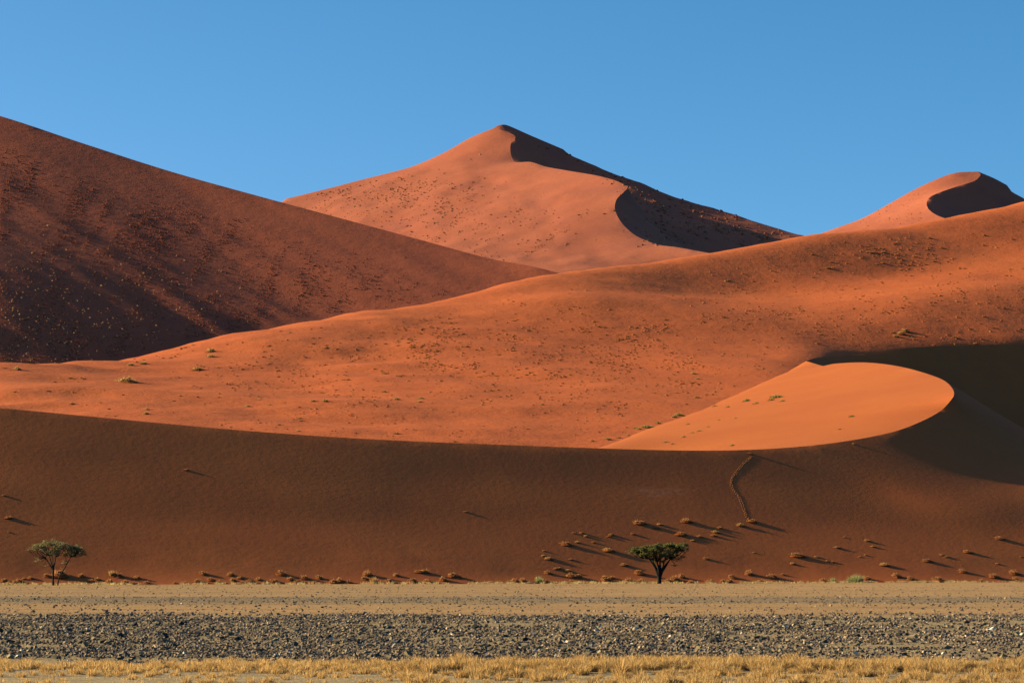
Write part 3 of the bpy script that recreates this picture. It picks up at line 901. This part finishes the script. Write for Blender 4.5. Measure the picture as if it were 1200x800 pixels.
def dens_pk(x, y):
    d = 1.0 * blob(x, y, 490, 225, 60, 18) + .8 * blob(x, y, 420, 235, 60, 18) + .7 * blob(x, y, 520, 260, 60, 30) + .45 * blob(x, y, 590, 285, 50, 20) + .5 * blob(x, y, 370, 232, 30, 8)
    d += 1.2 * np.exp(-(((y - (312 - .72 * (x - 600))) / 3.)**2)) * ((x > 600) & (x < 690)) + .3 * blob(x, y, 625, 250, 25, 12) + .8 * np.exp(-(((y - (186 - .65 * (x - 555))) / 2.5)**2)) * ((x > 552) & (x < 580))
    return d * (.15 + .85 * sstep(-.15, .3, fbm(x / 14, y / 8, 3, 44))) * (y > ridge_y(x, [(335, 236), (430, 214), (480, 201), (550, 168)]))


def dens_pkd(x, y):
    top = ridge_y(x, [(590, 150), (660, 172), (760, 216), (850, 245), (920, 268)])
    d = np.exp(-(((y - top - 6 - (x - 650) * .05) / (5 + np.clip(x - 680, 0, 100) * .12))**2)) * (x > 630)
    d += .9 * blob(x, y, 800, 258, 50, 22) + .6 * blob(x, y, 770, 280, 30, 8)
    return d * (.12 + .88 * sstep(-.1, .3, fbm((x + y) / 16, (y - .5 * x) / 7, 3, 47))) * (y > top + 2)


PKC = [(.46, .125, .062), (.50, .155, .075), (.42, .11, .058), (.56, .26, .12)]
pp = scatter(1000, (335, 150, 800, 320), dens_pk, (1.2, 3.2), 3) + scatter(620, (600, 150, 930, 292), dens_pkd, (1.5, 4.4), 4)
pp += scatter(60, (990, 215, 1080, 266), lambda x, y: (y > ridge_y(x, [(985, 265), (1060, 227), (1090, 214)])) * .9, (1.0, 2.0), 6)
pp1 = [q for q in pp if q[0] < 960]; pp2 = [q for q in pp if q[0] >= 960]
lump_field('peak_scrub', 'small hummocks and tussocks speckling both sides of the pointed middle peak', bv_p, pp1, PKC, m_dry, .7)
lump_field('distant_scrub', 'faint specks of scrub on the lit shoulder of the far right peak', bv_r, pp2, PKC, m_dry, 1.0)

# ------------------------------------------------------------------ footprints winding up the front dune
trail_px = [(881, 535), (874, 541), (866, 550), (858, 560), (857, 567), (860, 574), (866, 581), (870, 590), (873, 600), (877, 608)]
tp = np.array([tuple(on(bv_f, *q)) for q in trail_px])
tp = dense(tp, .35)
sp = Soup(); rr = np.random.default_rng(3)
for i, p in enumerate(tp):
    t = tp[min(i + 1, len(tp) - 1)] - tp[max(i - 1, 0)]; t /= np.linalg.norm(t)
    nrm = Vector(bv_f.find_nearest(Vector(p))[1])
    nrm = np.array(nrm if nrm.z > 0 else -nrm)
    side = np.cross(t, nrm); side /= np.linalg.norm(side)
    off = (.11 if i % 2 else -.11) + rr.normal(0, .05)
    # churned oval: rim of pushed-up sand round a dimple
    n = 8; V = []
    c = p + side * off + nrm * .0
    for k in range(n):
        a = 2 * math.pi * k / n
        V.append(c + (t * math.cos(a) * .19 + side * math.sin(a) * .13) - nrm * .04)
    for k in range(n):
        a = 2 * math.pi * k / n
        V.append(c + (t * math.cos(a) * .15 + side * math.sin(a) * .11) + nrm * (.018 + .02 * rr.uniform()))
    V.append(c - nrm * .01)
    T = []
    for k in range(n):
        q = (k + 1) % n
        T += [(k, q, n + q), (k, n + q, n + k), (n + k, n + q, 2 * n)]
    sp.add(V, T, np.array((.60, .20, .075)) * rr.uniform(.9, 1.1))
tag(link(bpy.data.objects.new('footprint_trail', sp.mesh('footprint_trail', m_dry, True))), 'winding line of churned footprints climbing the shaded face to the crest', 'footprints', kind='structure')


# ------------------------------------------------------------------ the two acacias
def acacia(name, loc, clumps, forks, trunk_pts, trunk_rad, n_leaf, leaf, cols, label, seed, bark, twigs=True):
    r = np.random.default_rng(seed)
    root = link(bpy.data.objects.new(name, None)); root.empty_display_size = .5
    root.location = loc; tag(root, label, 'tree')
    tr = Soup(); cr = Soup()
    for pts, rad in zip(trunk_pts, trunk_rad): tr.tube(dense(pts, .18), np.interp(np.linspace(0, 1, len(dense(pts, .18))), np.linspace(0, 1, len(rad)), rad), 8, bark)
    tot = sum(c[3] * c[4] for c in clumps)
    for (x, y, z, rx, rz, dn) in clumps:
        f = min(forks, key=lambda q: (q[0] - x)**2 + (q[1] - y)**2 + .3 * (q[2] - z)**2)
        a, b = np.array(f[:3], float), np.array((x, y, z - rz * .3))
        m = a * .5 + b * .5 + np.array([(b - a)[0] * .12, (b - a)[1] * .12, -.10 * np.linalg.norm(b - a)]) + r.normal(0, .06, 3)
        L = dense([a, m, b], .15)
        L[1:-1] += r.normal(0, .018, L[1:-1].shape)
        tr.tube(L, np.linspace(f[3], .014, len(L)), 5, np.asarray(bark) * r.uniform(.85, 1.2))
        for k in range(4):                                   # twigs through the leaf clump
            e = b + r.normal(0, 1, 3) * [rx * .6, rx * .6, rz * .5]
            s0 = L[int(len(L) * r.uniform(.55, .95))]
            tr.tube(np.array([s0, (s0 + e) / 2 + r.normal(0, .04, 3), e]), [.013, .009, .004], 4, bark)
        n = int(n_leaf * rx * rz * dn / sum(c[3] * c[4] * c[5] for c in clumps))
        sub = r.normal(0, 1, (max(3, n // 60), 3)); sub /= np.linalg.norm(sub, axis=1)[:, None]
        sub *= r.uniform(.1, 1, (len(sub), 1))**.5
        p = sub[r.integers(0, len(sub), n)] * [rx, rx, rz] + r.normal(0, .11, (n, 3)) * [1, 1, .55]
        p = p + [x, y, z]
        e = r.normal(0, 1, (n, 3, 3)) * leaf
        c = np.asarray(cols)[r.integers(0, len(cols), n)] * r.uniform(.7, 1.25, (n, 1))
        cr.add((p[:, None] + e).reshape(-1, 3), np.arange(n * 3).reshape(-1, 3), c)
    link(bpy.data.objects.new('trunk', tr.mesh('trunk', m_bark, True)), root)
    link(bpy.data.objects.new('crown', cr.mesh('crown', m_leaf)), root)
    return root


GREEN = [(.14, .13, .042), (.18, .16, .055), (.11, .105, .038), (.23, .20, .075)]
GREY = [(.23, .18, .08), (.29, .22, .10), (.18, .14, .065), (.34, .26, .13)]
BLACKBARK = (.030, .022, .018)
# right: umbrella crown, wide and flat, over a short thick forked trunk. 1 px = .0954 m at its distance
D2 = 322.0; u2 = D2 / F
x2 = (772.5 - CX) * u2; z2 = float(ground_z(np.array([x2]), np.array([D2]))[0]) - .08
r2 = np.random.default_rng(21); cl = []
for k in range(78):
    a = r2.uniform(0, 6.28); q = math.sqrt(r2.uniform(0, 1))
    x, y = q * math.cos(a) * 3.1, q * math.sin(a) * 2.7
    ztop = 4.28 + .05 * x - .10 * max(0, -x - 1.0)          # crown tilts up a little to the right
    t = r2.uniform(0, 1)
    zlo = 1.95 + .56 * abs(x) + .2 * abs(y)
    z = ztop - (ztop - min(zlo, ztop - .1)) * t**1.7 * .9
    cl.append((x, y, z, r2.uniform(.42, .7), r2.uniform(.16, .27), 1.0))
cl += [(-3.25, 0, 3.72, .42, .13, 1.0), (-2.8, .4, 3.9, .5, .16, 1.0), (2.9, .2, 4.42, .55, .2, 1.2), (2.5, -.5, 4.4, .6, .22, 1.2), (2.6, .1, 3.1, .45, .14, .7), (2.2, 0, 2.75, .4, .12, .5),
       (1.9, .3, 2.1, .45, .1, .35), (3.2, .1, 3.9, .3, .15, .6), (1.3, -.3, 4.5, .6, .22, 1.1), (0, 0, 4.4, .7, .25, 1.1), (-1.1, .3, 4.3, .6, .22, 1.1)]
T2 = [[(0, 0, 0), (.02, 0, .5), (.0, .02, 1.05)], [(0, 0, .75), (-.25, .05, 1.5), (-.62, .1, 2.2), (-1.15, .1, 2.9)], [(.02, 0, .8), (.30, -.05, 1.5), (.75, 0, 2.15), (1.25, 0, 2.85)],
      [(0, 0, .9), (.05, .1, 1.6), (.1, .2, 2.6)], [(0, 0, .9), (-.05, -.15, 1.7), (-.3, -.4, 2.6)], [(.05, 0, .9), (.4, .3, 1.8), (.6, .7, 2.7)], [(-.05, 0, .9), (-.35, .35, 1.8), (-.7, .8, 2.7)]]
R2 = [[.27, .23, .27], [.22, .20, .13, .06], [.23, .20, .14, .06], [.24, .20, .07], [.20, .16, .07], [.18, .13, .06], [.18, .13, .06]]
F2 = [(-1.15, .1, 2.9, .05), (1.25, 0, 2.85, .05), (.1, .2, 2.6, .055), (-.3, -.4, 2.6, .05), (.6, .7, 2.7, .045), (-.7, .8, 2.7, .045), (-.45, .08, 1.9, .05), (.5, 0, 1.85, .055)]
acacia('acacia_tree', (x2, D2, z2), cl, F2, T2, R2, 24000, .055, GREEN, 'flat-topped green acacia with a thick black forked trunk', 5, BLACKBARK)
# left: thinner tree with one broad crown and a lower one to its right
D1 = 285.0; u1 = D1 / F
x1 = (62.5 - CX) * u1; z1 = float(ground_z(np.array([x1]), np.array([D1]))[0]) - .06
r1 = np.random.default_rng(31); cl = []
for k in range(34):
    a = r1.uniform(0, 6.28); q = math.sqrt(r1.uniform(0, 1))
    x, y = -.15 + q * math.cos(a) * 1.75, q * math.sin(a) * 1.6
    ztop = 4.45 - .13 * (x + .1)**2
    t = r1.uniform(0, 1)
    zlo = 2.9 + .45 * abs(x + .1)
    cl.append((x, y, ztop - max(ztop - zlo, .1) * t**1.3, r1.uniform(.35, .6), r1.uniform(.15, .25), 1.0))
for k in range(20):
    a = r1.uniform(0, 6.28); q = math.sqrt(r1.uniform(0, 1))
    x, y = 2.05 + q * math.cos(a) * .95, .5 + q * math.sin(a) * 1.0
    ztop = 4.0 - .25 * abs(x - 1.9)
    cl.append((x, y, ztop - r1.uniform(0, 1)**1.4 * (1.15 - .45 * abs(x - 1.9)), r1.uniform(.28, .5), r1.uniform(.14, .22), 1.1))
cl += [(-2.25, 0, 3.75, .4, .12, .7), (-1.9, .2, 3.55, .4, .13, .7), (-2.45, .1, 3.55, .3, .1, .5), (2.95, .4, 3.45, .35, .1, 1.0), (-1.3, .1, 2.5, .5, .16, .35), (-.8, -.2, 2.1, .4, .14, .3), (-1.6, 0, 2.85, .4, .15, .4),
       (1.3, .4, 2.5, .3, .14, .5), (1.0, .4, 2.2, .3, .12, .4)]
T1 = [[(0, 0, 0), (-.03, 0, .6), (-.02, 0, 1.2), (-.02, 0, 1.75)], [(-.02, 0, 1.55), (-.35, .05, 2.1), (-.75, .05, 2.75)], [(-.02, 0, 1.6), (.12, 0, 2.2), (.25, .05, 2.9)],
      [(.35, .5, 0), (.5, .5, .8), (.95, .5, 1.6), (1.4, .5, 2.4), (1.7, .5, 2.9)], [(-.02, 0, 1.6), (-.1, .3, 2.3), (-.2, .6, 3.0)], [(-.02, 0, 1.6), (-.15, -.3, 2.3), (-.3, -.6, 3.0)]]
R1 = [[.12, .10, .095, .10], [.075, .06, .04], [.08, .06, .04], [.075, .065, .055, .05, .03], [.07, .05, .035], [.07, .05, .035]]
F1 = [(-.75, .05, 2.75, .035), (.25, .05, 2.9, .035), (-.2, .6, 3.0, .03), (-.3, -.6, 3.0, .03), (1.7, .5, 2.9, .03), (1.3, .5, 2.2, .03), (-.35, .05, 2.1, .035)]
acacia('acacia_tree', (x1, D1, z1), cl, F1, T1, R1, 10500, .045, GREY, 'wispy greyish acacia with a thin trunk and two crowns, the right one lower', 6, (.05, .036, .026))

# ------------------------------------------------------------------ stony bank
CUBE_V = np.array([(x, y, z) for x in (-1, 1) for y in (-1, 1) for z in (-1, 1)], float)
CUBE_T = np.array([(0, 1, 3), (0, 3, 2), (4, 6, 7), (4, 7, 5), (0, 4, 5), (0, 5, 1), (2, 3, 7), (2, 7, 6), (0, 2, 6), (0, 6, 4), (1, 5, 7), (1, 7, 3)])
SCOL = np.array([(0.100, 0.071, 0.059), (0.140, 0.098, 0.080), (0.200, 0.135, 0.103), (0.270, 0.177, 0.124), (0.360, 0.233, 0.151), (0.440, 0.279, 0.178), (0.540, 0.372, 0.259), (0.170, 0.144, 0.151), (0.700, 0.567, 0.508), (0.060, 0.048, 0.048)])
SPROB = np.array([.14, .20, .22, .18, .12, .06, .02, .03, .006, .06]); SPROB /= SPROB.sum()


def stones_mesh(name, x, y, z, s, r, col=None):
    n = len(x)
    q = r.normal(0, 1, (n, 4)); q /= np.linalg.norm(q, axis=1)[:, None]
    a, b, c, d = q.T
    M = np.stack([1 - 2 * (c * c + d * d), 2 * (b * c - a * d), 2 * (b * d + a * c), 2 * (b * c + a * d), 1 - 2 * (b * b + d * d), 2 * (c * d - a * b),
                  2 * (b * d - a * c), 2 * (c * d + a * b), 1 - 2 * (b * b + c * c)], 1).reshape(n, 3, 3)
    V = CUBE_V[None] * r.uniform(.45, 1.05, (n, 8, 1)) * r.uniform(.6, 1.15, (n, 1, 3)) * .68
    V = np.einsum('nij,nkj->nki', M, V) * s[:, None, None]
    V[:, :, 2] *= .8
    V += np.stack([x, y, z], 1)[:, None]
    T = (CUBE_T[None] + (np.arange(n) * 8)[:, None, None]).reshape(-1, 3)
    if col is None: col = SCOL[r.choice(len(SCOL), n, p=SPROB)] * r.uniform(.75, 1.25, (n, 1))
    return np_mesh(name, V.reshape(-1, 3), T, m_stone, False, np.repeat(col, 12, 0))


rs = np.random.default_rng(77)
# the bank itself, y 60..91 m; narrower rows of stones than the view is wide are pointless, so follow the view with a margin
n = 145000
y = rs.uniform(56, 96, n); x = rs.uniform(-1, 1, n) * (y * .18 * 1.6)
dn = .56 + .7 * fbm(x / 3, y / 1.6, 3, 61) + .5 * fbm(x / 14, y / 1.3, 2, 64)
edge1 = 59.6 + 2.6 * fbm(x / 1.6, y * 0, 4, 62) - 2.5 * rs.uniform(0, 1, n)**4; edge2 = 88.5 + 4.0 * fbm(x / 4, y * 0, 4, 63) + 6 * rs.uniform(0, 1, n)**5
ok = (rs.uniform(0, 1, n) < dn) & (y > edge1) & (y < edge2)
x, y = x[ok], y[ok]
s = .018 + .054 * rs.uniform(0, 1, len(x))**1.8
z = ground_z(x, y) + s * .25
tag(link(bpy.data.objects.new('gravel', stones_mesh('gravel', x, y, z, s, rs))), 'dark broken gravel covering the low bank in front of the tan plain', 'gravel', kind='stuff')
# thinner pebbles over the plain behind, thickest in a dark band
n = 32000
y = 89 + 200 * rs.uniform(0, 1, n)**1.5; x = rs.uniform(-1, 1, n) * (y * .18 * 1.4)
dn = .16 + .30 * np.clip(fbm(x / 20, y / 5, 3, 65) * 2, 0, 1) + .9 * sstep(116, 128, y) * sstep(160, 146, y) * (.5 + fbm(x / 9, y / 6, 3, 66))
ok = rs.uniform(0, 1, n) < dn
x, y = x[ok], y[ok]; s = .03 + .06 * rs.uniform(0, 1, len(x))**2.5
tag(link(bpy.data.objects.new('pebbles', stones_mesh('pebbles', x, y, ground_z(x, y) + s * .2, s, rs))), 'small scattered pebbles on the tan plain behind the gravel bank', 'pebbles', kind='stuff')
# the 300 largest stones, each by itself
KINDS_ = [('near black', (.04, .038, .04)), ('dark grey', (.085, .08, .08)), ('brown', (.17, .125, .085)), ('tan', (.32, .23, .14)), ('whitish', (.62, .57, .48))]
KP = [.25, .28, .28, .16, .03]
big = {}
for ki, (kn, kc) in enumerate(KINDS_):
    big[kn] = [stones_mesh('big_stone', np.zeros(1), np.zeros(1), np.zeros(1), np.ones(1), np.random.default_rng(100 + ki * 10 + q), np.array([kc])) for q in range(5)]
for k in range(300):
    if k == 0: px, py, kn, sz = 21, 770, 'whitish', .085
    elif k == 1: px, py, kn, sz = 80, 774, 'whitish', .065
    elif k == 2: px, py, kn, sz = 920, 734, 'whitish', .10
    elif k == 3: px, py, kn, sz = 821, 740, 'tan', .13
    else:
        px, py = rs.uniform(-20, 1220), 724 + 49 * rs.uniform(0, 1)
        kn = KINDS_[rs.choice(5, p=KP)][0]; sz = rs.uniform(.085, .135)
    # march the eye's ray to the bank
    D = 60.0
    for it in range(40):
        D += (P(px, py, D)[2] - float(gz(D))) / .045 * .5
        D = min(max(D, 59.5), 110)
    X = (px - CX) / F * D
    lab = {0: 'brightest white stone at the left border, just above the dry grass', 1: 'small white stone at the grass edge, right of the white stone by the left border',
           2: 'white stone high on the gravel bank, below the gap between acacia and green bush', 3: 'largest tan stone on the gravel bank, under the footprints'}.get(k, '%s stone lying among the dark gravel of the low bank' % kn)
    o = link(bpy.data.objects.new('stone', random.choice(big[kn])))
    o.location = (X, D, float(ground_z(np.array([X]), np.array([D]))[0]) + sz * .3); o.scale = (sz, sz, sz * rs.uniform(.7, 1)); o.rotation_euler = (0, 0, rs.uniform(0, 6.28))
    tag(o, lab, 'stone', None if k < 4 else 'larger %s stones on the gravel bank' % kn)

# ------------------------------------------------------------------ dry grass in the foreground
GR = [(0.640, 0.335, 0.110), (0.680, 0.400, 0.160), (0.520, 0.260, 0.080), (0.680, 0.446, 0.220), (0.420, 0.242, 0.110)]
rg = np.random.default_rng(9); tv = []
for k in range(10):
    sp = Soup(); blades(sp, 210, 0, 0, 0, .85, 1.0, .75, .022, GR, rg); blades(sp, 90, .25, .1, 0, .7, .6, 1.0, .022, GR, rg)
    tv.append(sp.mesh('grass_clump', m_grass))
cand = []
for k in range(3200):
    row = rg.uniform()
    if row < .62: y = 55.6 + rg.normal(0, 1.15)
    else: y = rg.uniform(45.0, 53.6)
    x = rg.uniform(-1.6, 1.6) * y * .18
    den = .78 + .8 * vnoise(np.array(x / 1.1), np.array(y / 2.), 12) + (.25 if x > 1 else 0) if row < .62 else .42 + .9 * vnoise(np.array(x / 1.6), np.array(y / 1.2), 13) + (.3 if x > 0 else 0)
    if rg.uniform() > den: continue
    hgt = rg.uniform(.13, .30) * (1.0 if row < .62 else .8) * (.75 if x < -2 else 1)
    cand.append((hgt, x, y))
cand.sort(reverse=True)
GZ = lambda x, y: float(ground_z(np.array([x]), np.array([y]))[0])
inview = [c for c in cand if abs(c[1]) < c[2] * .182]
rest = [c for c in cand if abs(c[1]) >= c[2] * .182] + inview[300:]
for (hgt, x, y) in inview[:300]:
    o = link(bpy.data.objects.new('grass_clump', random.choice(tv)))
    o.location = (x, y, GZ(x, y)); w_ = hgt * rg.uniform(.8, 1.25); o.scale = (w_, w_, hgt); o.rotation_euler = (0, 0, rg.uniform(0, 6.28))
    if y > 53.5: tag(o, 'golden dry grass clump in the tufted row along the front edge of the gravel', 'grass', 'grass clumps edging the gravel')
    else: tag(o, 'paler dry grass clump on bare soil along the bottom border', 'grass', 'grass clumps along the bottom border')
sp = Soup()
for (hgt, x, y) in rest: blades(sp, 90, x, y, GZ(x, y), hgt * .85, hgt, .8, hgt * .024, GR, rg)
for k in range(420):                                          # thin stubble between the clumps
    y = rg.uniform(46, 58); x = rg.uniform(-1.1, 1.1) * y * .18
    blades(sp, 14, x, y, GZ(x, y), .12, rg.uniform(.05, .12), .8, .004, GR, rg)
tag(link(bpy.data.objects.new('dry_grass', sp.mesh('dry_grass', m_grass))), 'short dry grass and stubble between the clumps in the foreground', 'grass', kind='stuff')
# thin pale grass line where plain meets dune
sp = Soup()
for k in range(1700):
    px = rg.uniform(-40, 1240)
    if rg.uniform() > .35 + .8 * vnoise(np.array(px / 45.), np.array(3.), 14) + (.25 if px > 560 else -.1): continue
    y = 319.3 / (1 - FT * (px - CX) / F) - .4 + rg.normal(0, 1.2); x = (px - CX) / F * y
    blades(sp, 16, x, y, GZ(x, y), .5, rg.uniform(.18, .5), .7, .022, [(.52, .36, .17), (.58, .42, .22), (.46, .30, .14)], rg)
tag(link(bpy.data.objects.new('foot_grass', sp.mesh('foot_grass', m_grass))), 'thin line of pale dry grass where the plain meets the dune', 'grass', kind='stuff')
# loose twigs and flecks on the lower face
